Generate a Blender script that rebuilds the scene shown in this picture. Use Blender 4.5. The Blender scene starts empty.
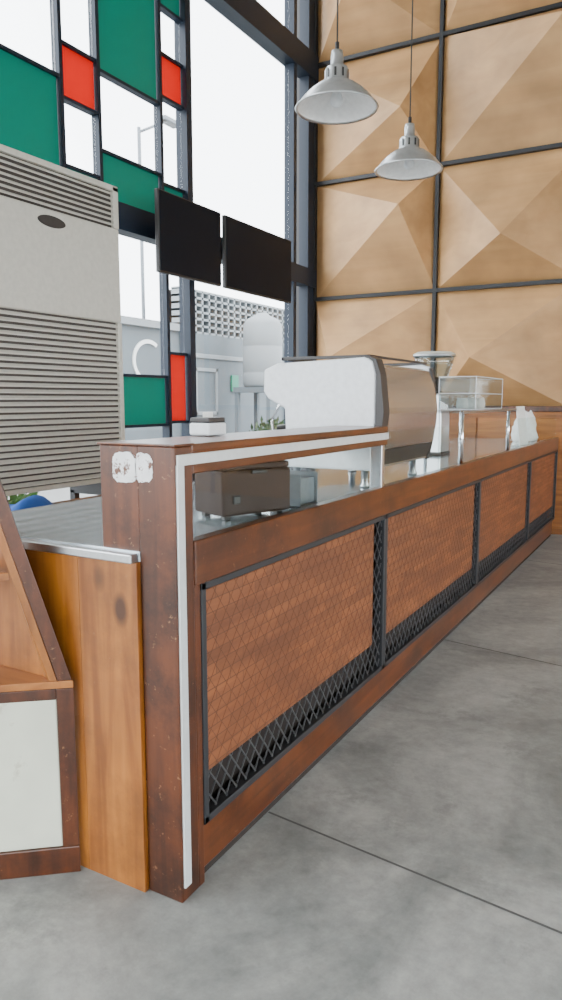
import bpy, math, random
import bmesh
from mathutils import Vector, Matrix
random.seed(4)
S=bpy.context.scene
COL=S.collection

# ------------------------------------------------------------------ materials
def newmat(name):
    m=bpy.data.materials.new(name); m.use_nodes=True
    nt=m.node_tree; b=nt.nodes['Principled BSDF']
    return m,nt,b
def plain(name,c,rough=.5,metal=0.,bump=0.,bscale=40.,var=.06,spec=None,coat=0,spots=None):
    m,nt,b=newmat(name)
    tc=nt.nodes.new('ShaderNodeTexCoord')
    n=nt.nodes.new('ShaderNodeTexNoise'); n.inputs['Scale'].default_value=bscale; n.inputs['Detail'].default_value=4
    nt.links.new(tc.outputs['Object'],n.inputs['Vector'])
    r=nt.nodes.new('ShaderNodeValToRGB')
    r.color_ramp.elements[0].position=.3; r.color_ramp.elements[1].position=.7
    r.color_ramp.elements[0].color=[x*(1-var) for x in c]+[1]
    r.color_ramp.elements[1].color=[min(1,x*(1+var)) for x in c]+[1]
    nt.links.new(n.outputs['Fac'],r.inputs['Fac']); out=r.outputs['Color']
    if spots:
        n3=nt.nodes.new('ShaderNodeTexNoise'); n3.inputs['Scale'].default_value=spots[0]; n3.inputs['Detail'].default_value=6; n3.inputs['Roughness'].default_value=.7
        nt.links.new(tc.outputs['Object'],n3.inputs['Vector'])
        r3=nt.nodes.new('ShaderNodeValToRGB'); r3.color_ramp.elements[0].position=spots[1]; r3.color_ramp.elements[0].color=(0,0,0,1); r3.color_ramp.elements[1].position=spots[1]+.06; r3.color_ramp.elements[1].color=(spots[3],)*3+(1,)
        nt.links.new(n3.outputs['Fac'],r3.inputs['Fac'])
        mx=nt.nodes.new('ShaderNodeMix'); mx.data_type='RGBA'
        nt.links.new(r3.outputs['Color'],mx.inputs[0]); nt.links.new(out,mx.inputs[6]); mx.inputs[7].default_value=list(spots[2])+[1]; out=mx.outputs[2]
    nt.links.new(out,b.inputs['Base Color'])
    b.inputs['Roughness'].default_value=rough; b.inputs['Metallic'].default_value=metal
    if spec is not None: b.inputs['Specular IOR Level'].default_value=spec
    if coat: b.inputs['Coat Weight'].default_value=coat
    if bump:
        bp=nt.nodes.new('ShaderNodeBump'); bp.inputs['Strength'].default_value=bump; bp.inputs['Distance'].default_value=.01
        nt.links.new(n.outputs['Fac'],bp.inputs['Height']); nt.links.new(bp.outputs['Normal'],b.inputs['Normal'])
    return m
def wood(name,dark,light,grain='z',rough=.45,knots=False,scale=1.,coat=.0,rnd=.25,worn=0.,brick=False):
    m,nt,b=newmat(name); L=nt.links
    tc=nt.nodes.new('ShaderNodeTexCoord'); mp=nt.nodes.new('ShaderNodeMapping')
    sc={'x':(1.1,14,14),'y':(14,1.1,14),'z':(14,14,1.1)}[grain]
    mp.inputs['Scale'].default_value=[s*scale for s in sc]
    L.new(tc.outputs['Object'],mp.inputs['Vector'])
    n=nt.nodes.new('ShaderNodeTexNoise'); n.inputs['Scale'].default_value=1.6; n.inputs['Detail'].default_value=7; n.inputs['Distortion'].default_value=.8
    L.new(mp.outputs['Vector'],n.inputs['Vector'])
    r=nt.nodes.new('ShaderNodeValToRGB'); e=r.color_ramp.elements
    e[0].position=.3; e[0].color=list(dark)+[1]; e[1].position=.68; e[1].color=list(light)+[1]
    L.new(n.outputs['Fac'],r.inputs['Fac']); out=r.outputs['Color']
    n2=nt.nodes.new('ShaderNodeTexNoise'); n2.inputs['Scale'].default_value=2.3; n2.inputs['Detail'].default_value=3
    L.new(tc.outputs['Object'],n2.inputs['Vector'])
    mr=nt.nodes.new('ShaderNodeMapRange'); mr.inputs['From Min'].default_value=.3; mr.inputs['From Max'].default_value=.7
    mr.inputs['To Min'].default_value=.78; mr.inputs['To Max'].default_value=1.15
    L.new(n2.outputs['Fac'],mr.inputs['Value'])
    oi=nt.nodes.new('ShaderNodeObjectInfo'); mr2=nt.nodes.new('ShaderNodeMapRange')
    mr2.inputs['To Min'].default_value=1-rnd/2; mr2.inputs['To Max'].default_value=1+rnd/2
    L.new(oi.outputs['Random'],mr2.inputs['Value'])
    mu=nt.nodes.new('ShaderNodeMath'); mu.operation='MULTIPLY'
    L.new(mr.outputs['Result'],mu.inputs[0]); L.new(mr2.outputs['Result'],mu.inputs[1])
    hs=nt.nodes.new('ShaderNodeHueSaturation'); L.new(out,hs.inputs['Color']); L.new(mu.outputs[0],hs.inputs['Value']); out=hs.outputs['Color']
    def mixin(fac,col):
        nonlocal out
        mx=nt.nodes.new('ShaderNodeMix'); mx.data_type='RGBA'
        L.new(fac,mx.inputs[0]); L.new(out,mx.inputs[6]); mx.inputs[7].default_value=list(col)+[1]; out=mx.outputs[2]
    if brick:
        sp=nt.nodes.new('ShaderNodeSeparateXYZ'); cb=nt.nodes.new('ShaderNodeCombineXYZ')
        L.new(tc.outputs['Object'],sp.inputs[0]); L.new(sp.outputs['Y'],cb.inputs['X']); L.new(sp.outputs['Z'],cb.inputs['Y'])
        bt=nt.nodes.new('ShaderNodeTexBrick'); bt.inputs['Scale'].default_value=1.; bt.inputs['Brick Width'].default_value=.13; bt.inputs['Row Height'].default_value=.034; bt.inputs['Mortar Size'].default_value=.0016
        bt.inputs['Color1'].default_value=(0,0,0,1); bt.inputs['Color2'].default_value=(.6,.6,.6,1); bt.inputs['Mortar'].default_value=(.9,.9,.9,1)
        L.new(cb.outputs[0],bt.inputs['Vector'])
        mixin(bt.outputs['Color'],[c*.5 for c in dark])
    if knots:
        mk_=nt.nodes.new('ShaderNodeMapping')
        mk_.inputs['Scale'].default_value={'z':(7.5,7.5,4.2),'y':(7.5,4.2,7.5),'x':(4.2,7.5,7.5)}[grain]
        L.new(tc.outputs['Object'],mk_.inputs['Vector'])
        v=nt.nodes.new('ShaderNodeTexVoronoi'); v.inputs['Scale'].default_value=1.
        L.new(mk_.outputs['Vector'],v.inputs['Vector'])
        rk=nt.nodes.new('ShaderNodeValToRGB'); k=rk.color_ramp.elements
        k[0].position=.10; k[0].color=(1,1,1,1); k[1].position=.21; k[1].color=(0,0,0,1)
        L.new(v.outputs['Distance'],rk.inputs['Fac'])
        mixin(rk.outputs['Color'],[c*.3 for c in dark])
    if worn:
        nw=nt.nodes.new('ShaderNodeTexNoise'); nw.inputs['Scale'].default_value=5.; nw.inputs['Detail'].default_value=8; nw.inputs['Roughness'].default_value=.7
        L.new(tc.outputs['Object'],nw.inputs['Vector'])
        rw=nt.nodes.new('ShaderNodeValToRGB'); k=rw.color_ramp.elements
        k[0].position=.46; k[0].color=(0,0,0,1); k[1].position=.68; k[1].color=(worn,worn,worn,1)
        L.new(nw.outputs['Fac'],rw.inputs['Fac']); mixin(rw.outputs['Color'],[c*.3 for c in dark])
        ns=nt.nodes.new('ShaderNodeTexNoise'); ns.inputs['Scale'].default_value=38.; ns.inputs['Detail'].default_value=6; ns.inputs['Roughness'].default_value=.8
        L.new(tc.outputs['Object'],ns.inputs['Vector'])
        rz=nt.nodes.new('ShaderNodeValToRGB'); k=rz.color_ramp.elements
        k[0].position=.62; k[0].color=(0,0,0,1); k[1].position=.68; k[1].color=(.7*worn,.7*worn,.7*worn,1)
        L.new(ns.outputs['Fac'],rz.inputs['Fac']); mixin(rz.outputs['Color'],(.34,.18,.09))
    L.new(out,b.inputs['Base Color']); b.inputs['Roughness'].default_value=rough
    if coat: b.inputs['Coat Weight'].default_value=coat; b.inputs['Coat Roughness'].default_value=.2
    bp=nt.nodes.new('ShaderNodeBump'); bp.inputs['Strength'].default_value=.12; bp.inputs['Distance'].default_value=.004
    L.new(n.outputs['Fac'],bp.inputs['Height']); L.new(bp.outputs['Normal'],b.inputs['Normal'])
    return m
def glassmat(name,tint=(1,1,1),refl=.08,rough=.02):
    m=bpy.data.materials.new(name); m.use_nodes=True; nt=m.node_tree; nt.nodes.clear()
    o=nt.nodes.new('ShaderNodeOutputMaterial'); t=nt.nodes.new('ShaderNodeBsdfTransparent'); g=nt.nodes.new('ShaderNodeBsdfGlossy')
    t.inputs['Color'].default_value=list(tint)+[1]; g.inputs['Roughness'].default_value=rough
    lw=nt.nodes.new('ShaderNodeLayerWeight'); lw.inputs['Blend'].default_value=.25
    mr=nt.nodes.new('ShaderNodeMapRange'); mr.inputs['To Min'].default_value=refl*.5; mr.inputs['To Max'].default_value=min(1,refl*4)
    nt.links.new(lw.outputs['Fresnel'],mr.inputs['Value'])
    mx=nt.nodes.new('ShaderNodeMixShader'); nt.links.new(mr.outputs['Result'],mx.inputs['Fac'])
    nt.links.new(t.outputs[0],mx.inputs[1]); nt.links.new(g.outputs[0],mx.inputs[2]); nt.links.new(mx.outputs[0],o.inputs[0])
    return m
def film(name,c,f=.3):
    m=bpy.data.materials.new(name); m.use_nodes=True; nt=m.node_tree; nt.nodes.clear()
    o=nt.nodes.new('ShaderNodeOutputMaterial'); t=nt.nodes.new('ShaderNodeBsdfTranslucent'); g=nt.nodes.new('ShaderNodeBsdfPrincipled')
    t.inputs['Color'].default_value=list(c)+[1]; g.inputs['Base Color'].default_value=list(c)+[1]; g.inputs['Roughness'].default_value=.3
    mx=nt.nodes.new('ShaderNodeMixShader'); mx.inputs['Fac'].default_value=f
    nt.links.new(g.outputs[0],mx.inputs[1]); nt.links.new(t.outputs[0],mx.inputs[2]); nt.links.new(mx.outputs[0],o.inputs[0])
    return m
def concrete(name,c0,c1):
    m,nt,b=newmat(name); L=nt.links
    tc=nt.nodes.new('ShaderNodeTexCoord')
    n=nt.nodes.new('ShaderNodeTexNoise'); n.inputs['Scale'].default_value=1.3; n.inputs['Detail'].default_value=10; n.inputs['Roughness'].default_value=.66; n.inputs['Distortion'].default_value=1.2
    L.new(tc.outputs['Object'],n.inputs['Vector'])
    r=nt.nodes.new('ShaderNodeValToRGB'); e=r.color_ramp.elements
    e[0].position=.38; e[0].color=list(c0)+[1]; e[1].position=.62; e[1].color=list(c1)+[1]
    L.new(n.outputs['Fac'],r.inputs['Fac'])
    n2=nt.nodes.new('ShaderNodeTexNoise'); n2.inputs['Scale'].default_value=18; n2.inputs['Detail'].default_value=8; n2.inputs['Roughness'].default_value=.75
    L.new(tc.outputs['Object'],n2.inputs['Vector'])
    mr=nt.nodes.new('ShaderNodeMapRange'); mr.inputs['From Min'].default_value=.3; mr.inputs['From Max'].default_value=.7; mr.inputs['To Min'].default_value=.78; mr.inputs['To Max'].default_value=1.18
    L.new(n2.outputs['Fac'],mr.inputs['Value'])
    hs=nt.nodes.new('ShaderNodeHueSaturation'); L.new(r.outputs['Color'],hs.inputs['Color']); L.new(mr.outputs['Result'],hs.inputs['Value'])
    v=nt.nodes.new('ShaderNodeTexNoise'); v.inputs['Scale'].default_value=3.2; v.inputs['Detail'].default_value=7; v.inputs['Roughness'].default_value=.75
    L.new(tc.outputs['Object'],v.inputs['Vector'])
    rs=nt.nodes.new('ShaderNodeValToRGB'); q=rs.color_ramp.elements
    q[0].position=.55; q[0].color=(0,0,0,1); q[1].position=.70; q[1].color=(1,1,1,1)
    L.new(v.outputs['Fac'],rs.inputs['Fac'])
    mm=nt.nodes.new('ShaderNodeMath'); mm.operation='MULTIPLY'; mm.inputs[1].default_value=.6; L.new(rs.outputs['Color'],mm.inputs[0])
    mx=nt.nodes.new('ShaderNodeMix'); mx.data_type='RGBA'; L.new(mm.outputs[0],mx.inputs[0]); L.new(hs.outputs['Color'],mx.inputs[6]); mx.inputs[7].default_value=[c*.55 for c in c0]+[1]
    L.new(mx.outputs[2],b.inputs['Base Color'])
    rr=nt.nodes.new('ShaderNodeMapRange'); rr.inputs['To Min'].default_value=.4; rr.inputs['To Max'].default_value=.65
    L.new(n.outputs['Fac'],rr.inputs['Value']); L.new(rr.outputs['Result'],b.inputs['Roughness'])
    bp=nt.nodes.new('ShaderNodeBump'); bp.inputs['Strength'].default_value=.08; bp.inputs['Distance'].default_value=.004
    L.new(n2.outputs['Fac'],bp.inputs['Height']); L.new(bp.outputs['Normal'],b.inputs['Normal'])
    return m

M_floor=concrete('concrete_floor',(.205,.215,.21),(.37,.375,.355))
M_pine=wood('pine',(.18,.052,.006),(.37,.13,.019),'z',.38,True,coat=.3,rnd=.10,worn=.4)
M_pineY=wood('pine_y',(.20,.06,.009),(.36,.13,.026),'y',.4,True,coat=.2)
M_pineX=wood('pine_x',(.20,.06,.009),(.38,.14,.026),'x',.4,False,coat=.2)
M_red=wood('redwood',(.036,.0085,.0016),(.115,.028,.005),'z',.38,False,coat=.25,worn=.85,rnd=.1)
M_redY=wood('redwood_y',(.055,.013,.0025),(.145,.038,.007),'y',.3,False,coat=.35,worn=.7,rnd=.1)
M_board=wood('panel_board',(.17,.050,.015),(.30,.098,.030),'y',.5,False,scale=1.4,coat=.1,rnd=.10,brick=True)
M_ply=wood('plywood',(.52,.285,.115),(.60,.345,.15),'x',.5,False,scale=.3,rnd=.16)
M_black=plain('black_paint',(.018,.019,.022),.45)
M_void=plain('dark_interior',(.02,.014,.012),.9)  # near-black colour stands in for shade inside voids and recesses
M_frame=plain('window_frame_paint',(.014,.024,.042),.45,spec=.3)
M_alu=plain('white_aluminium',(.62,.65,.65),.35,.25,var=.05)
M_steel=plain('brushed_steel',(.62,.64,.66),.28,1.,bscale=90)
M_top=plain('steel_worktop',(.58,.66,.72),.14,.5,bscale=8,coat=.5)
M_chrome=plain('chrome',(.8,.8,.82),.10,1.)
M_mback=plain('machine_back_steel',(.55,.57,.60),.16,.9)
M_white=plain('white_enamel',(.74,.77,.80),.3)
M_acw=plain('ac_plastic',(.54,.53,.47),.5)
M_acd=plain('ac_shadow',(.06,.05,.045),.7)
M_wpanel=plain('worn_white_laminate',(.56,.58,.48),.5,bscale=6,var=.08,spots=(9,.60,(.33,.31,.22),.5))
M_patch=plain('white_filler',(.78,.79,.80),.8,bscale=25,var=.1,spots=(45,.56,(.12,.04,.015),.95))
M_dark=plain('dark_plastic',(.03,.028,.028),.4)
M_taupe=plain('taupe_enamel',(.040,.022,.018),.6,0,spec=.25)
M_grey=plain('grey_plastic',(.16,.18,.2),.5)
M_tv=plain('screen_black',(.005,.009,.016),.5,spec=.12)
M_glass=glassmat('clear_glass',(.95,.98,.97),.012)
M_win=glassmat('window_glass',(.98,.99,1.),.02)
M_acr=glassmat('acrylic',(.88,.92,.93),.12)
M_green=film('green_film',(.0,.30,.235),.45); M_redf=film('red_film',(.75,.045,.03),.5)
M_lamp=plain('spun_aluminium',(.60,.62,.63),.3,.8,bscale=12,var=.15)
M_lampw=plain('lamp_inner_white',(.88,.88,.88),.5)
M_rope=plain('black_cord',(.05,.05,.05),.7)
M_paint=plain('white_plaster',(.75,.74,.70),.8)
M_ceil=plain('ceiling_paint',(.4,.38,.35),.9)
M_bld=plain('grey_render',(.13,.155,.17),.9,bscale=1.2,var=.08)
M_bld2=plain('pale_render',(.25,.27,.28),.9,bscale=1.2)
M_ground=plain('asphalt',(.26,.26,.25),.9,bscale=3)
M_leaf=plain('leaf',(.05,.14,.02),.5,bscale=5,var=.5)
M_leafd=plain('leaf_dark',(.02,.05,.015),.6,bscale=5,var=.5)
M_sign=plain('green_sign',(.0,.2,.12),.5)
M_blue=plain('blue_cloth',(.02,.10,.4),.8)
M_beans=plain('coffee_beans',(.06,.03,.015),.6,bump=.6,bscale=60)
M_paper=plain('paper',(.8,.8,.78),.7)
M_joint=plain('joint_dark',(.10,.10,.10),.9)
M_wire=plain('brown_wire',(.11,.042,.022),.6,0)
M_bwire=plain('black_wire',(.09,.09,.095),.4,.5)

# ------------------------------------------------------------------ mesh helpers
def group(name,loc):
    e=bpy.data.objects.new(name,None); e.location=loc; e.empty_display_size=.1; COL.objects.link(e); return e
def mk(name,verts,faces,mat,parent=None,bevel=0,smooth=False,seg=2):
    me=bpy.data.meshes.new(name); me.from_pydata([tuple(v) for v in verts],[],faces); me.update()
    o=bpy.data.objects.new(name,me); COL.objects.link(o)
    me.materials.append(mat)
    if smooth:
        for p in me.polygons: p.use_smooth=True
    if parent is not None:
        o.parent=parent; o.matrix_parent_inverse=Matrix.Translation(-Vector(parent.location))
    if bevel:
        b=o.modifiers.new('bevel','BEVEL'); b.width=bevel; b.segments=seg; b.limit_method='ANGLE'; b.angle_limit=math.radians(40)
    return o
BF=[(0,3,2,1),(4,5,6,7),(0,1,5,4),(1,2,6,5),(2,3,7,6),(3,0,4,7)]
def bv(x0,x1,y0,y1,z0,z1): return [(x0,y0,z0),(x1,y0,z0),(x1,y1,z0),(x0,y1,z0),(x0,y0,z1),(x1,y0,z1),(x1,y1,z1),(x0,y1,z1)]
def box(name,x0,x1,y0,y1,z0,z1,mat,parent=None,bevel=.002): return mk(name,bv(x0,x1,y0,y1,z0,z1),BF,mat,parent,bevel)
def boxes(name,lst,mat,parent=None,bevel=0):
    V=[];F=[]
    for b in lst:
        k=len(V); V+=bv(*b); F+=[tuple(i+k for i in f) for f in BF]
    return mk(name,V,F,mat,parent,bevel)
def prism(name,pts,ax,lo,hi,mat,parent=None,bevel=.002,smooth=False):
    n=len(pts)
    def P(p,t):
        if ax=='x': return (t,p[0],p[1])
        if ax=='y': return (p[0],t,p[1])
        return (p[0],p[1],t)
    V=[P(p,lo) for p in pts]+[P(p,hi) for p in pts]
    F=[tuple(range(n)),tuple(range(2*n-1,n-1,-1))]+[(i,i+n,(i+1)%n+n,(i+1)%n) for i in range(n)]
    o=mk(name,V,F,mat,parent,0)
    bm=bmesh.new(); bm.from_mesh(o.data); bmesh.ops.recalc_face_normals(bm,faces=bm.faces); bm.to_mesh(o.data); bm.free()
    if bevel:
        b=o.modifiers.new('bevel','BEVEL'); b.width=bevel; b.segments=3; b.limit_method='ANGLE'; b.angle_limit=math.radians(40)
    return o
def lathe(name,prof,c,mat,parent=None,n=48,smooth=True):
    V=[];F=[]
    for r,z in prof:
        for i in range(n):
            a=2*math.pi*i/n; V.append((c[0]+r*math.cos(a),c[1]+r*math.sin(a),c[2]+z))
    for j in range(len(prof)-1):
        for i in range(n):
            F.append((j*n+i,j*n+(i+1)%n,(j+1)*n+(i+1)%n,(j+1)*n+i))
    return mk(name,V,F,mat,parent,0,smooth)
def tubev(p,q,r,n=8):
    p=Vector(p);q=Vector(q);d=(q-p).normalized(); u=d.orthogonal().normalized(); w=d.cross(u)
    V=[];F=[]
    for c in (p,q):
        for i in range(n):
            a=2*math.pi*i/n; V.append(c+u*r*math.cos(a)+w*r*math.sin(a))
    F=[(i,(i+1)%n,(i+1)%n+n,i+n) for i in range(n)]+[tuple(range(n-1,-1,-1)),tuple(range(n,2*n))]
    return V,F
def tubes(name,segs,r,mat,parent=None,n=8):
    V=[];F=[]
    for p,q in segs:
        a,b=tubev(p,q,r,n); k=len(V); V+=a; F+=[tuple(i+k for i in f) for f in b]
    return mk(name,V,F,mat,parent,0,n>6)

# ------------------------------------------------------------------ room shell
XW=-4.07; YB=8.0; ZC=6.8; XR=5.5; YF=-4.0
box('floor',-4.1,XR+.3,YF-.3,YB+.3,-.1,0,M_floor,None,0)
def joint(name,a,b,w=.006):
    a=Vector(a);b=Vector(b);d=(b-a).normalized();n=Vector((-d.y,d.x))*w
    mk(name,[(a.x-n.x,a.y-n.y,.0012),(b.x-n.x,b.y-n.y,.0012),(b.x+n.x,b.y+n.y,.0012),(a.x+n.x,a.y+n.y,.0012)],[(0,1,2,3)],M_joint)
joint('trim_1',(-1.04,1.775),(5,1.09),.004)
joint('trim_2',(-1.04,3.61),(5,2.60),.004)
joint('trim_3',(-1.04,5.8),(5,4.9),.004)
box('ceiling',XW-.3,XR+.3,YF-.3,YB+.3,ZC,ZC+.2,M_ceil,None,0)
box('wall_back',XW-.3,XR+.3,YB+.12,YB+.3,0,ZC,M_black,None,0)
box('wall_left',XW-.12,XW+.05,YF,YB+.12,0,.3,M_paint,None,0)
box('wall_right',XR-.1,XR+.1,YF,YB+.12,2.9,ZC,M_paint,None,0)  # unseen upper wall, added so light comes mainly from the left windows
box('wall_front_added',XW,XR,YF-.1,YF+.1,2.7,ZC,M_paint,None,0)  # unseen wall above the rear opening, added to make interior light less even
# folded plywood panels: each panel is a creased sheet with two raised fold points
cols=[-4.03,-2.54,-1.04,.46,1.96,3.46,4.96]; rows=[-.16,1.14,2.445,3.76,5.06,6.36]
peaks={(0,0):(.3,.6),(0,1):(.25,.45),(0,2):(.80,.66),(0,3):(.80,.40),(0,4):(.4,.5),
       (1,0):(.3,.5),(1,1):(.34,.42),(1,2):(.52,.34),(1,3):(.86,.82),(1,4):(.3,.4)}
fp=group('plywood_wall_cladding',(0,YB,3))
for i in range(len(cols)-1):
    for j in range(len(rows)-1):
        x0,x1,z0,z1=cols[i]+.01,cols[i+1]-.01,max(rows[j]+.01,0),rows[j+1]-.01
        px,pz=peaks.get((i%2,j),(.5,.5))
        cx=x0+(x1-x0)*px; cz=z0+(z1-z0)*pz; d=.40
        V=[(x0,YB+.03,z0),(x1,YB+.03,z0),(x1,YB+.03,z1),(x0,YB+.03,z1),(cx,YB-d,cz)]
        T=[(0,1,4),(1,2,4),(2,3,4),(3,0,4)]
        for k,f in enumerate(T):
            mk('facet_%d_%d_%d'%(i,j,k),[V[a] for a in f],[(0,1,2)],M_ply,fp)
boxes('black_battens',[(c-.02,c+.02,YB-.03,YB+.11,0,ZC) for c in cols]+[(cols[0],cols[-1],YB-.028,YB+.11,r-.02,r+.02) for r in rows[1:]],M_black,fp)
# window wall frame
fr=group('window_1',(XW,3,3))
L=[]
def vm(y,w,z0,z1,d=.06): L.append((XW-d,XW+d,y-w/2,y+w/2,z0,z1))
def hm(z,w,y0,y1,d=.055): L.append((XW-d,XW+d,y0,y1,z-w/2,z+w/2))
for y,w in ((-3.9,.1),(-1.2,.09),(1.2,.09),(3.3,.07),(5.50,.08),(7.47,.07),(7.86,.14)): vm(y,w,.3,ZC)
for y in (4.015,4.395,5.14): vm(y,.035,2.66,ZC,.035)
for y in (4.35,5.17): vm(y,.04,.3,2.66,.04)
hm(2.68,.20,YF,YB,.07); hm(5.02,.26,YF,YB,.08); hm(.33,.08,YF,YB)
hm(6.0,.10,YF,YB)
boxes('mullions',L,M_frame,fr)
def pane(nm,y0,y1,z0,z1,mat): return box(nm,XW-.008,XW+.008,y0+.012,y1-.012,z0,z1,mat,fr,0)
M2=[]
def colm(nm,y0,y1,lst):
    for i,(z0,z1,m) in enumerate(lst):
        pane('%s_%d'%(nm,i),y0,y1,z0+.01,z1-.01,m)
        M2.append((XW-.03,XW+.03,y0,y1,z0-.012,z0+.012))
G,R,W=M_green,M_redf,M_win
colm('col_a',3.33,4.0,[(2.79,3.52,G),(3.52,4.3,W),(4.3,4.9,G),(5.15,6.7,W)])
colm('col_b',4.03,4.38,[(2.93,3.39,W),(2.79,2.93,G),(3.39,3.76,R),(3.76,4.3,W),(4.3,4.9,G),(5.15,6.7,W)])
colm('col_c',4.41,5.12,[(2.79,3.14,G),(3.14,3.71,W),(3.71,4.9,G),(5.15,6.7,W)])
colm('col_d',5.16,5.46,[(2.79,3.08,G),(3.08,3.78,W),(3.78,4.12,R),(4.12,4.49,W),(4.49,4.9,G),(5.15,6.7,W)])
colm('col_z',1.25,3.27,[(.37,2.57,W),(2.79,3.5,G),(3.5,4.2,W),(4.2,4.9,G),(5.15,6.7,W)])
colm('low_a',3.33,4.33,[(.37,1.0,W),(1.0,2.57,W)])
colm('low_c',4.37,5.15,[(.37,1.0,W),(1.03,1.45,G),(1.45,2.57,W)])
colm('low_d',5.19,5.45,[(.37,1.05,W),(1.05,1.66,R),(1.66,2.57,W)])
colm('big',5.55,7.43,[(.37,2.57,W),(2.79,4.9,W),(5.15,6.7,W)])
boxes('transoms',M2,M_frame,fr)

# other glazed sides of the hall
f2=group('window_2',(XR,2,1.6))
L=[]
for y in (-3.95,-1,2,5,7.9): L.append((XR-.05,XR+.05,y-.06,y+.06,0,2.9))
for z in (.06,2.85): L.append((XR-.05,XR+.05,YF,YB,z-.06,z+.06))
boxes('mullions',L,M_frame,f2)
f3=group('window_3',(1,YF,1.5))
L=[]
for x in (-3.9,-1.5,1,3.4,5.4): L.append((x-.06,x+.06,YF-.05,YF+.05,0,2.7))
for z in (.06,2.65): L.append((XW,XR,YF-.05,YF+.05,z-.06,z+.06))
boxes('mullions',L,M_frame,f3)

# ------------------------------------------------------------------ outside
box('street_ground',-40,30,-30,50,-.35,-.12,M_ground,None,0)
ob=group('outdoor_building',(-10,15,1.5))
box('wall',-10.3,-10,3,13.2,-.12,2.75,M_bld,ob,0)
box('wall_cap',-10.35,-9.9,3,13.2,2.75,2.9,M_bld2,ob,0)
box('wall_right',-10.2,-9.9,13.2,26,-.12,2.75,M_bld,ob,0)
L=[]
for k in range(40):
    y=13.2+k*.27
    L.append((-10.2,-9.95,y,y+.06,2.75,3.7))
for k in range(7): L.append((-10.2,-9.95,13.2,24.1,2.75+k*.155,2.80+k*.155))
boxes('breeze_blocks',L,M_bld2,ob)
box('block_back',-10.5,-10.35,13.2,24.1,2.7,3.7,M_void,ob,0)
boxes('window_frames',[(-9.9,-9.86,13.6,14.5,.9,.98),(-9.9,-9.86,13.6,14.5,1.9,1.98),(-9.9,-9.86,13.6,13.68,.9,1.98),(-9.9,-9.86,14.42,14.5,.9,1.98),(-9.9,-9.86,13.2,24,2.2,2.3),(-9.9,-9.8,17.8,17.95,0,2.7)],M_bld2,ob,.01)
box('exit_sign',-9.9,-9.85,15.1,15.4,1.45,1.85,M_sign,ob,.01)
rv=[]
a0,a1=.3*math.pi,1.5*math.pi
for k in range(24):
    a=a0+(a1-a0)*k/23; rv.append((12.1+.5*math.cos(a),2.05+.45*math.sin(a)))
for k in range(23,-1,-1):
    a=a0+(a1-a0)*k/23; rv.append((12.1+.42*math.cos(a),2.05+.37*math.sin(a)))
prism('painted_arc',rv,'x',-10.0,-9.97,M_paper,ob,0)
wt=group('water_tank',(-8.8,14.8,2.2))
lathe('tank_body',[(0,1.05),(.12,1.04),(.18,.98),(.36,.90),(.45,.78),(.46,.3),(.45,.28),(.46,.26),(.46,-.3),(.45,-.32),(.46,-.34),(.46,-.60),(.42,-.66),(0,-.66)],(-8.8,14.8,2.2),M_bld2,wt)
boxes('tank_stand',[(-9.3,-8.3,14.3,15.3,1.42,1.54)]+[(x,x+.1,y,y+.1,-.12,1.42) for x in (-9.28,-8.42) for y in (14.32,15.18)],M_bld,wt)
def bush(name,c,rx,ry,rz,n,s,mat):
    V=[];F=[]
    for i in range(n):
        while True:
            p=Vector((random.uniform(-1,1),random.uniform(-1,1),random.uniform(-1,1)))
            if p.length<1: break
        p=Vector((c[0]+p.x*rx,c[1]+p.y*ry,c[2]+p.z*rz))
        d=Vector((random.gauss(0,1),random.gauss(0,1),random.gauss(0,1)+.6)).normalized(); u=d.orthogonal().normalized(); ll=s*random.uniform(.6,1.3)
        k=len(V); V+=[p,p+d*ll*.5+u*ll*.18,p+d*ll,p+d*ll*.5-u*ll*.18]; F.append((k,k+1,k+2,k+3))
    for i in range(12):
        a=random.uniform(0,6.28); q=(c[0]+rx*.6*math.cos(a),c[1]+ry*.6*math.sin(a),c[2])
        v,f=tubev((c[0]+.2*rx*math.cos(a),c[1]+.5*ry*math.sin(a),-.12),q,.012,5); k=len(V); V+=v; F+=[tuple(j+k for j in g) for g in f]
    return mk(name,V,F,mat)
bush('garden_shrub',(-4.9,3.1,.42),.35,1.2,.4,1500,.16,M_leaf)
bush('garden_shrub.001',(-7.5,12.9,.30),.35,.75,.52,1200,.15,M_leafd)
lp=group('street_lamp',(-9,12,0))
tubes('pole',[((-11,13.2,-.12),(-11,13.2,7.2))],.04,M_grey,lp)
tubes('arm',[((-11,13.2,7.1),(-10.9,14.1,7.6))],.03,M_grey,lp)
box('lamp_head',-11.05,-10.8,13.9,14.5,7.56,7.66,M_grey,lp,.02)

# ------------------------------------------------------------------ counter
XF=-1.0
Y0=1.327; YR=2.68; YE=6.98
ct=group('service_counter',(-1.4,4,0))
XB=-1.228
box('end_post',-1.108,XF,Y0,1.40,0,1.143,M_red,ct,.004)
box('raised_end_block',XB,-1.108,Y0+.002,1.40,.80,1.143,M_red,ct,.003)
box('raised_top',XB,XF+.002,1.395,YR,1.128,1.147,M_redY,ct,.003)
box('raised_top_cap',XB-.004,XF+.006,Y0-.004,1.40,1.143,1.149,M_redY,ct,.002)
box('raised_beam',-1.05,XF,1.40,YR,1.075,1.13,M_redY,ct,.003)
box('raised_back_beam',XB,XB+.046,1.40,YR,1.06,1.128,M_redY,ct,.003)
box('white_strip_top',XF,XF+.006,Y0+.008,YR,1.098,1.124,M_alu,ct,.001)
box('white_strip_post',XF,XF+.006,Y0+.006,Y0+.032,.04,1.10,M_alu,ct,.001)
box('raised_far_post',-1.06,-1.01,YR-.03,YR,.89,1.075,M_steel,ct,.003)
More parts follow.
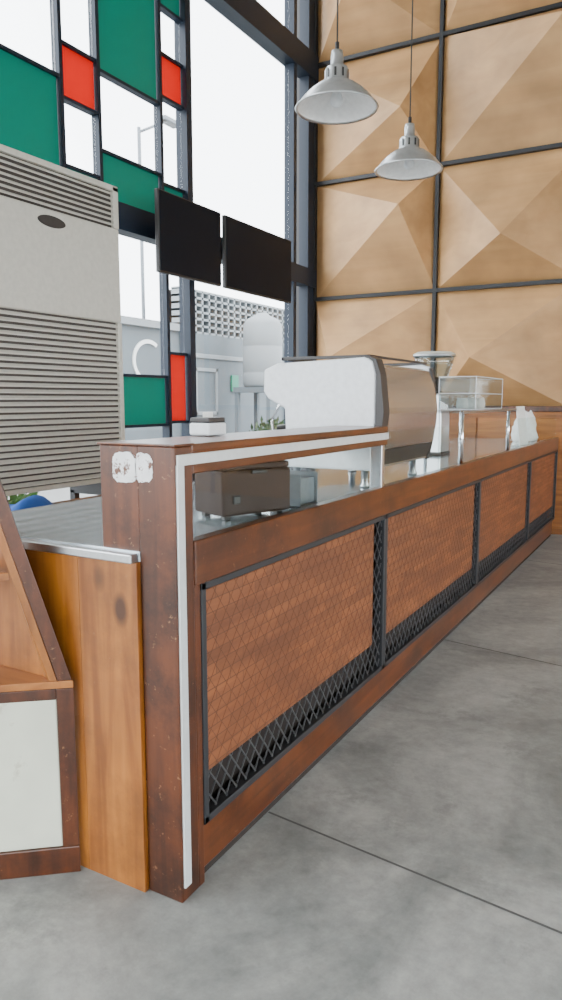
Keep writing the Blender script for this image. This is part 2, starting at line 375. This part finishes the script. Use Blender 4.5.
# scuffed filler: two thin irregular patches
def patch(nm,cx,cz,rx,rz,sd):
    rg=random.Random(sd); pv=[]
    for k in range(70):
        a=2*math.pi*k/70
        e=.62; ca,sa=math.cos(a),math.sin(a)
        x=cx+rx*math.copysign(abs(ca)**e,ca)*(1+rg.uniform(-.05,.05)); z=cz+rz*math.copysign(abs(sa)**e,sa)*(1+rg.uniform(-.06,.06)+.05*math.sin(3*a+sd))
        pv.append((x,min(z,1.1275)))
    prism(nm,pv,'y',Y0-.0009,Y0+.003,M_patch,ct,0)
patch('white_paint_patch',-1.148,1.089,.037,.037,3)
patch('white_paint_patch_b',-1.088,1.091,.026,.035,8)
for i,(a,b) in enumerate(((-1.30,-1.109),(-1.50,-1.301),(-1.70,-1.501),(-1.90,-1.701))):
    box('end_plank_%d'%i,a,b,1.314,1.330,0.0,.862,M_pine,ct,.001)
box('worktop_edge',-1.9,-1.112,1.298,1.327,.862,.884,M_steel,ct,.003)
box('worktop',-1.9,-1.108,1.327,YE,.862,.888,M_top,ct,.002)
box('worktop_front',-1.108,-1.03,1.40,YE,.862,.888,M_top,ct,0)
box('carcass_back',-1.9,-1.87,1.33,YE,0,.862,M_pineY,ct,0)
box('carcass_end',-1.9,-1.03,YE-.02,YE,0,.862,M_pineX,ct,0)
box('carcass_shelf',-1.87,-1.06,1.33,YE,.3,.32,M_void,ct,0)
box('sill_board',-1.035,XF+.004,1.40,YE,.80,.912,M_redY,ct,.004)
ZB=.16
box('base_board',-1.05,XF-.014,1.40,YE,.025,ZB,M_redY,ct,.004)
box('toe_kick',-1.06,XF-.022,1.40,YE,.0,.03,M_void,ct,0)
box('void_shade_sheet',-1.075,-1.06,1.40,YE,.0,.862,M_void,ct,0)  # dark sheet: shade of the void behind the mesh, put into its colour
box('post_return',-1.05,XF-.001,1.40,1.424,0,.80,M_red,ct,.002)
joins=[1.424,2.68,4.18,5.72,YE]
def lattice(name,x,y0,y1,z0,z1,sy,sz,r,mat):
    V=[];F=[]; k=sz/sy
    for sgn in (1,-1):
        n=int((y1-y0+(z1-z0)/k)/sy)+2
        for i in range(n):
            ys=y0-(z1-z0)/k+i*sy
            if sgn==1: p=(ys,z0); q=(ys+(z1-z0)/k,z1)
            else: p=(ys,z1); q=(ys+(z1-z0)/k,z0)
            def at(y): t=(y-p[0])/(q[0]-p[0]); return (y,p[1]+t*(q[1]-p[1]))
            a,b=p,q
            if a[0]<y0: a=at(y0)
            if b[0]>y1: b=at(y1)
            if b[0]-a[0]<.01: continue
            v,f=tubev((x,a[0],a[1]),(x,b[0],b[1]),r,4); m=len(V); V+=v; F+=[tuple(j+m for j in g) for g in f]
    return mk(name,V,F,mat,ct)
for i in range(len(joins)-1):
    a,b=joins[i],joins[i+1]; w=.020
    boxes('black_frame_%d'%i,[(-1.03,XF+.003,a,a+w,ZB,.80),(-1.03,XF+.003,b-w,b,ZB,.80),(-1.03,XF+.003,a,b,.782,.80),(-1.03,XF+.003,a,b,ZB,ZB+.02)],M_black,ct,.002)
    lattice('mesh_back_%d'%i,-1.010,a+w,b-w,ZB+.02,.782,.050,.066,.0028,M_bwire)
    g=.09
    box('wood_board_%d'%i,-1.028,-1.005,a+w+.006,b-w-g,.295,.778,M_board,ct,.002)
    lattice('mesh_front_%d'%i,-1.0047,a+w+.006,b-w-g,.295,.778,.050,.066,.0008,M_wire)
ct.location.x-=.022; ct.location.y-=.008
# glass guard
gg=group('glass_counter_guard',(-1.1,4,.91))
def gpane(nm,y0,y1,z0,z1,x=-1.042,t=.006): return box(nm,x-t/2,x+t/2,y0,y1,z0,z1,M_glass,gg,0)
gpane('glass_low',1.40,YR-.045,.9125,1.0745)
ys=[YR,3.82,4.95,6.1,6.95]
for i in range(len(ys)-1):
    gpane('glass_guard_%d'%i,ys[i]+.01,ys[i+1]-.03,.9125,1.12)
    if i<2: tubes('chrome_post_%d'%i,[((-1.042,ys[i+1]-.01,.9125),(-1.042,ys[i+1]-.01,1.18))],.011,M_chrome,gg,12)
tubes('chrome_post_back',[((-1.36,y-.01,.889),(-1.36,y-.01,1.18)) for y in (4.2,4.95)],.011,M_chrome,gg,12)
box('glass_shelf',-1.38,-1.02,3.75,5.1,1.18,1.19,M_acr,gg,.001)
box('shelf_edge',-1.022,-1.018,3.75,5.1,1.178,1.192,M_steel,gg,0)

# ------------------------------------------------------------------ corner shelf (A shaped, triangular footprint)
cs=group('corner_display_shelf',(-1.7,1.1,0))
YC=1.288
A=Vector((-1.335,YC)); B=Vector((-2.08,.68)); d=(B-A).normalized(); nb=Vector((-d.y,d.x)); 
if nb.y<0: nb=-nb
def fb(nm,s0,s1,z0,z1,dep,mat,off=0,bevel=.003):
    pts=[A+d*s0+nb*off,A+d*s1+nb*off,A+d*s1+nb*(off+dep),A+d*s0+nb*(off+dep)]
    V=[(p.x,min(p.y,YC+.001),z0) for p in pts]+[(p.x,min(p.y,YC+.001),z1) for p in pts]
    return mk(nm,V,BF,mat,cs,bevel)
Lf=(B-A).length
def tri(nm,z0,z1,mat,s0=0,inset=0):
    a=A+d*s0+nb*inset; b=B+nb*inset
    return prism(nm,[(a.x,min(a.y,YC)),(b.x,b.y),(b.x,YC)],'z',z0,z1,mat,cs,.002)
fb('base_rail',0,Lf,0,.075,.03,M_red)
fb('right_stile',0,.045,.075,.515,.02,M_red)
fb('white_front',.045,Lf,.075,.485,.012,M_wpanel,.006)
fb('top_rail',.045,Lf,.485,.515,.03,M_red)
tri('shelf_board',.515,.535,M_pineX)
def stringer(nm,s_b,z_b,s_t,z_t,w,dep,mat,off=0.):
    q=[(s_b,z_b),(s_b+w,z_b),(s_t+w,z_t),(s_t,z_t)]
    V=[]
    for o_ in (off,off+dep):
        for s,z in q:
            p=A+d*s+nb*o_; V.append((p.x,min(p.y,YC+.001),z))
    return mk(nm,V,[(0,1,2,3),(7,6,5,4),(0,4,5,1),(1,5,6,2),(2,6,7,3),(3,7,4,0)],mat,cs,.002)
stringer('slanted_stringer',.004,.535,.19,1.18,.035,.025,M_red,0)
stringer('slanted_side',.04,.535,.225,1.18,.02,.12,M_pine,.0)
for zz in (.80,1.02):
    s=.06+.19*(zz-.53)/.65
    tri('upper_shelf_%d'%int(zz*100),zz,zz+.02,M_pineX,s+.01,.02)
prism('back_panel',[(-2.08,.535),(-1.42,.535),(-1.60,1.15),(-2.08,1.15)],'y',YC-.018,YC,M_pine,cs,.001)

# ------------------------------------------------------------------ espresso machine
em=group('espresso_machine',(-1.34,3.1,.888))
ME=3.44
prof=[(-1.10,.965),(-1.088,1.05),(-1.088,1.36),(-1.10,1.405),(-1.14,1.418),(-1.54,1.402),(-1.60,1.378),(-1.603,1.285),(-1.58,1.255),(-1.50,1.215),(-1.49,1.02),(-1.55,1.0),(-1.56,.965)]
prism('side_panel_left',prof,'y',2.70,2.735,M_white,em,.010)
prism('side_panel_right',prof,'y',ME-.03,ME,M_white,em,.010)
prism('body_shell',[(-1.10,.97),(-1.10,1.36),(-1.12,1.395),(-1.50,1.385),(-1.56,1.34),(-1.49,1.25),(-1.40,1.22),(-1.40,1.0),(-1.52,.99),(-1.52,.97)],'y',2.735,ME-.03,M_steel,em,.006)
def bow(z0,z1,n=14,b=.045):
    H0,H1=.98,1.40
    r=[]
    for t in range(n+1):
        z=z0+(z1-z0)*t/n; r.append((-1.10+b*math.sin(math.pi*(z-H0)/(H1-H0)),z))
    return r
prism('back_panel_main',[(-1.11,1.05)]+bow(1.05,1.385)+[(-1.11,1.385)],'y',2.765,ME-.03,M_mback,em,0)
prism('back_panel_lower',[(-1.11,.98)]+bow(.98,1.045)+[(-1.11,1.045)],'y',2.745,ME-.03,M_dark,em,0)
pr=[(-1.098,.965),(-1.066,1.06),(-1.050,1.20),(-1.066,1.35),(-1.086,1.41),(-1.12,1.424),(-1.12,1.415),(-1.10,1.40),(-1.085,1.35),(-1.085,1.05),(-1.105,.965)]
prism('black_edge_left',pr,'y',2.697,2.765,M_dark,em,.002)
pr2=[(-1.098,.965),(-1.078,1.06),(-1.062,1.20),(-1.078,1.35),(-1.092,1.40),(-1.11,1.40),(-1.11,.965)]
prism('black_edge_right',pr2,'y',ME-.028,ME,M_dark,em,.002)
boxes('cup_rail',[(-1.52,-1.12,2.712,2.725,1.415,1.428),(-1.52,-1.12,ME-.02,ME-.008,1.415,1.428),(-1.13,-1.118,2.712,ME-.008,1.418,1.428),(-1.52,-1.508,2.712,ME-.008,1.415,1.428)],M_dark,em,.002)
for k,(x,y) in enumerate(((-1.16,2.78),(-1.16,3.38),(-1.48,2.78),(-1.48,3.38))):
    lathe('foot_%d'%k,[(0,0.001),(.022,0.001),(.022,.01),(.016,.02),(.016,.085),(0,.085)],(x,y,.888),M_steel,em,20)
box('drip_tray',-1.60,-1.42,2.75,ME-.05,.965,1.0,M_steel,em,.004)
for k,y in enumerate((2.93,3.22)):
    lathe('group_head_%d'%k,[(0,.09),(.035,.09),(.035,.03),(.04,.02),(.04,0),(0,0)],(-1.49,y,1.15),M_chrome,em,24)
    tubes('portafilter_%d'%k,[((-1.52,y,1.14),(-1.66,y,1.12))],.014,M_dark,em,10)
tubes('steam_wand',[((-1.54,2.78,1.28),(-1.60,2.77,1.16)),((-1.60,2.77,1.16),(-1.58,2.77,1.02))],.006,M_chrome,em)

# grinder
gx,gy=-1.49,4.72
gr=group('coffee_grinder',(gx,gy,.888))
prism('body',[(gx-.09,.889),(gx-.09,1.12),(gx-.08,1.29),(gx+.08,1.29),(gx+.09,1.12),(gx+.09,.889)],'y',gy-.10,gy+.10,M_steel,gr,.015)
box('base_tray',gx-.18,gx+.095,gy-.11,gy+.11,.889,.91,M_dark,gr,.004)
lathe('hopper_collar',[(0,0),(.055,0),(.055,.03),(0,.03)],(gx,gy,1.29),M_dark,gr,28)
lathe('hopper',[(.05,0),(.065,.02),(.095,.09),(.12,.16),(.135,.225),(.13,.225),(.115,.16),(.09,.09),(.06,.02),(.045,0)],(gx,gy,1.315),M_acr,gr,36)
lathe('hopper_rim',[(.128,0),(.138,0),(.138,.012),(.128,.012)],(gx,gy,1.53),M_steel,gr,36)
lathe('hopper_lid',[(0,.022),(.11,.018),(.138,.004),(.138,0),(0,0)],(gx,gy,1.543),M_acw,gr,36)
lathe('beans',[(0,0),(.045,0),(.060,.02),(.078,.065),(.07,.075),(0,.08)],(gx,gy,1.318),M_beans,gr,28)

# dark toaster box
tb=group('sandwich_toaster',(-1.14,1.86,.888))
c0=Vector((-1.185,1.76)); c1=Vector((-1.075,2.03)); dd=(c1-c0).normalized(); nn=Vector((-dd.y,dd.x))
def obox(nm,s0,s1,n0,n1,z0,z1,mat,bevel=.006,par=None):
    P=[c0+dd*s0+nn*n0,c0+dd*s1+nn*n0,c0+dd*s1+nn*n1,c0+dd*s0+nn*n1]
    return mk(nm,[(p.x,p.y,z0) for p in P]+[(p.x,p.y,z1) for p in P],BF,mat,par or tb,bevel)
obox('body',0,.26,0,.16,.903,1.040,M_taupe,.008)
obox('lid',.003,.257,.003,.157,1.040,1.060,M_taupe,.006)
obox('handle',.10,.16,-.012,0,1.028,1.04,M_dark,.004)
obox('side_knob',.035,.06,-.008,0,.94,.965,M_dark,.003)
for k,(s,n) in enumerate(((.02,.02),(.22,.02),(.02,.13),(.22,.13))): obox('foot_%d'%k,s,s+.022,n,n+.02,.889,.904,M_dark,.002)
gb=group('napkin_holder',(-1.2,2.2,.888))
boxes('shell',[(-1.24,-1.12,2.13,2.135,.889,1.0),(-1.24,-1.12,2.255,2.26,.889,1.0),(-1.24,-1.12,2.13,2.26,.889,.895),(-1.24,-1.235,2.13,2.26,.889,.98)],M_grey,gb,.002)
box('napkins',-1.232,-1.13,2.137,2.253,.895,.985,M_grey,gb,.003)

rp=group('receipt_printer',(-1.22,1.72,1.147))
box('body',-1.245,-1.175,1.68,1.77,1.149,1.185,M_white,rp,.006)
box('cover',-1.243,-1.177,1.682,1.768,1.185,1.20,M_dark,rp,.004)
box('paper_slip',-1.21,-1.209,1.70,1.75,1.19,1.215,M_paper,rp,0)

ad=group('acrylic_display_case',(-1.2,4.6,1.19))
a0,a1=4.26,4.94; xa,xb=-1.31,-1.09
boxes('panels',[(xa,xb,a0,a1,1.38,1.386),(xa,xb,a0,a0+.005,1.191,1.38),(xa,xb,a1-.005,a1,1.191,1.38),(xa,xa+.005,a0,a1,1.191,1.38),(xa,xb,a0,a1,1.285,1.289)],M_acr,ad)
tubes('edges',[((x,y,1.193),(x,y,1.385)) for x in (xa,xb) for y in (a0,a1)]+[((x,a0,z),(x,a1,z)) for x in (xa,xb) for z in (1.385,1.287,1.194)]+[((xa,y,z),(xb,y,z)) for y in (a0,a1) for z in (1.385,1.287,1.194)],.0022,M_white,ad,6)
for k in range(3):
    y=a0+.12+k*.2
    lathe('jar_%d'%k,[(0,0),(.035,0),(.036,.05),(.03,.06),(.03,.07),(0,.07)],(-1.2,y,1.1915),M_acw,ad,20)
ms=group('menu_stand',(-1.12,5.75,.888))
prism('card',[(-1.09,.905),(-1.13,1.20),(-1.136,1.20),(-1.10,.905)],'y',5.62,5.92,M_paper,ms,.001)
box('base',-1.16,-1.07,5.62,5.92,.889,.905,M_acr,ms,.002)
pb=group('plastic_bag',(-1.25,6.6,.888))
V=[];F=[];n=24
for j in range(9):
    t=j/8; r=.13*(1-.55*t**2)*(1 if j else .9)
    for i in range(n):
        a=2*math.pi*i/n; q=r*(1+.12*math.sin(5*a+j)+.06*math.sin(11*a+2*j)); V.append((-1.25+q*math.cos(a)*.8,6.6+q*math.sin(a)*1.2,.89+.26*t+.01*math.sin(3*a)*(j>0)))
for j in range(8):
    for i in range(n): F.append((j*n+i,j*n+(i+1)%n,(j+1)*n+(i+1)%n,(j+1)*n+i))
mk('bag_body',V,F,M_paper,pb,0,True)
bc=group('back_cabinet',(-1.8,7.3,0))
box('carcass',-3.6,.5,7.07,7.55,0,1.14,M_pineX,bc,.004)
box('top',-3.62,.52,7.04,7.56,1.14,1.19,M_red,bc,.004)
for k in range(9): box('door_%d'%k,-3.57+k*.45,-3.14+k*.45,7.055,7.07,.08,1.08,M_pineX,bc,.004)

# ------------------------------------------------------------------ AC
ac=group('floor_standing_air_conditioner',(-3.0,2.6,.78))
ax=-2.84; y0,y1=2.02,3.22
box('cabinet',-3.22,ax-.02,y0,y1,.79,2.417,M_acw,ac,.02)
box('mid_panel',ax-.03,ax,y0+.003,y1-.003,1.68,2.19,M_acw,ac,.01)
boxes('frame',[(ax-.03,ax,y0+.003,y0+.05,2.19,2.41),(ax-.03,ax,y1-.045,y1-.003,2.19,2.41),(ax-.03,ax,y0+.003,y1-.003,2.385,2.415),
  (ax-.03,ax,y0+.003,y0+.04,.80,1.68),(ax-.03,ax,y1-.035,y1-.003,.80,1.68),(ax-.03,ax,y0,y1,.79,.815)],M_acw,ac,.003)
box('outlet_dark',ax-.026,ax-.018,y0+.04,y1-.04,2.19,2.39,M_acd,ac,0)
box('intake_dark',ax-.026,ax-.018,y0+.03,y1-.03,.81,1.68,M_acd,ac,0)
def slats(nm,z0,z1,n,ya,yb,t):
    V=[];F=[]
    for i in range(n):
        z=z0+(z1-z0)*(i+.5)/n; h=(z1-z0)/n*t
        k=len(V)
        V+=[(ax-.024,ya,z+h*.5),(ax-.003,ya,z-h*.5),(ax-.003,yb,z-h*.5),(ax-.024,yb,z+h*.5),(ax-.024,ya,z+h*.5+.006),(ax-.003,ya,z-h*.5+.006),(ax-.003,yb,z-h*.5+.006),(ax-.024,yb,z+h*.5+.006)]
        F+=[tuple(j+k for j in f) for f in BF]
    mk(nm,V,F,M_acw,ac)
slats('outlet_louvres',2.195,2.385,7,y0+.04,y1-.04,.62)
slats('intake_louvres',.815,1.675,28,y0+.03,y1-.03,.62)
pts=[(2.72+.09*math.cos(a),2.13+.028*math.sin(a)) for a in [2*math.pi*k/28 for k in range(28)]]
prism('oval_badge',pts,'x',ax-.002,ax+.006,M_dark,ac,.001)
boxes('stand',[(-3.2,-2.87,y0+.05,y0+.10,.70,.79),(-3.2,-2.87,y1-.10,y1-.05,.70,.79)]+[(x,x+.04,y,y+.04,0,.72) for x in (-3.2,-2.91) for y in (y0+.05,y1-.10)],M_black,ac,.002)
wb=group('wooden_side_table',(-2.4,2.9,0))
box('top',-2.65,-2.2,1.7,3.4,.73,.76,M_pineY,wb,.004)
boxes('legs',[(x,x+.05,y,y+.05,0,.73) for x in (-2.63,-2.27) for y in (1.73,3.32)]+[(-2.63,-2.61,1.75,3.35,.65,.73),(-2.24,-2.22,1.75,3.35,.65,.73)],M_pine,wb,.003)
V=[];F=[];n=13
for i in range(n):
    for j in range(n):
        u=i/(n-1)-.5; v=j/(n-1)-.5
        h=.08*(1-(abs(u)*2)**3)*(1-(abs(v)*2)**3)*(1+.25*math.sin(9*u+5*v))
        V.append((-2.36+u*.24,2.05+v*.34,.762+h))
for i in range(n-1):
    for j in range(n-1): F.append((i*n+j,(i+1)*n+j,(i+1)*n+j+1,i*n+j+1))
mk('blue_cloth',V,F,M_blue,None,0,True)

# ------------------------------------------------------------------ menu screens
def tv(name,y0,y1):
    g=group(name,(-3.7,(y0+y1)/2,2.56))
    box('housing',-3.75,-3.71,y0,y1,2.25,2.88,M_dark,g,.008)
    box('screen',-3.711,-3.704,y0+.012,y1-.012,2.265,2.868,M_tv,g,.002)
    box('bracket',-3.99,-3.75,(y0+y1)/2-.08,(y0+y1)/2+.08,2.60,2.74,M_black,g,.003)
tv('menu_screen',4.66,5.53); tv('menu_screen.001',5.60,6.83)

# ------------------------------------------------------------------ pendant lamps
def pendant(name,x,y,z,R):
    g=group(name,(x,y,z))
    k=R/.225
    prof=[(.0,.285),(.03,.285),(.034,.26),(.034,.205),(.058,.20),(.064,.19),(.066,.13),(.074,.122),(.085,.12),(.11,.108),(.15,.078),(.185,.045),(.212,.010),(.228,-.004),(.225,-.010),(.212,-.002)]
    lathe('shade_outer',[(r*k,zz*k) for r,zz in prof],(x,y,z),M_lamp,g,56)
    prof2=[(.212,-.002),(.182,.036),(.145,.068),(.10,.098),(.062,.108),(0,.108)]
    lathe('shade_inner',[(r*k,zz*k) for r,zz in prof2],(x,y,z),M_lampw,g,56)
    lathe('bulb',[(0,-.0),(.02,.004),(.034,.02),(.036,.04),(.028,.065),(.016,.085),(.016,.105)],(x,y,z),M_white,g,24)
    V=[];F=[]
    for i in range(10):
        a=2*math.pi*i/10; r=.0665*k
        c=Vector((x+r*math.cos(a),y+r*math.sin(a),z+.16*k)); u=Vector((-math.sin(a),math.cos(a),0))*.006; nrm=Vector((math.cos(a),math.sin(a),0))*.001; h=Vector((0,0,.022))
        m=len(V); V+=[c-u-h+nrm,c+u-h+nrm,c+u+h+nrm,c-u+h+nrm]; F.append((m,m+1,m+2,m+3))
    mk('neck_slots',V,F,M_dark,g)
    tubes('cord',[((x,y,z+.27*k),(x,y,ZC))],.005,M_rope,g)
    tubes('hook',[((x,y,z+.27*k),(x,y,z+.33*k))],.012,M_dark,g)
pendant('pendant_lamp',-1.79,3.81,2.83,.225)
pendant('pendant_lamp.001',-1.75,4.87,2.78,.225)

# ------------------------------------------------------------------ light
w=bpy.data.worlds.new('sky'); S.world=w; w.use_nodes=True
bg=w.node_tree.nodes['Background']; bg.inputs['Color'].default_value=(.93,.97,1.0,1); bg.inputs['Strength'].default_value=9.0
cam=bpy.data.cameras.new('camera'); co=bpy.data.objects.new('camera',cam); COL.objects.link(co)
co.location=(0,0,1.25); co.rotation_euler=(math.radians(90-7.9),0,math.radians(29.3))
cam.sensor_fit='VERTICAL'; cam.sensor_height=36; cam.lens=26.0; cam.clip_start=.05
S.camera=co
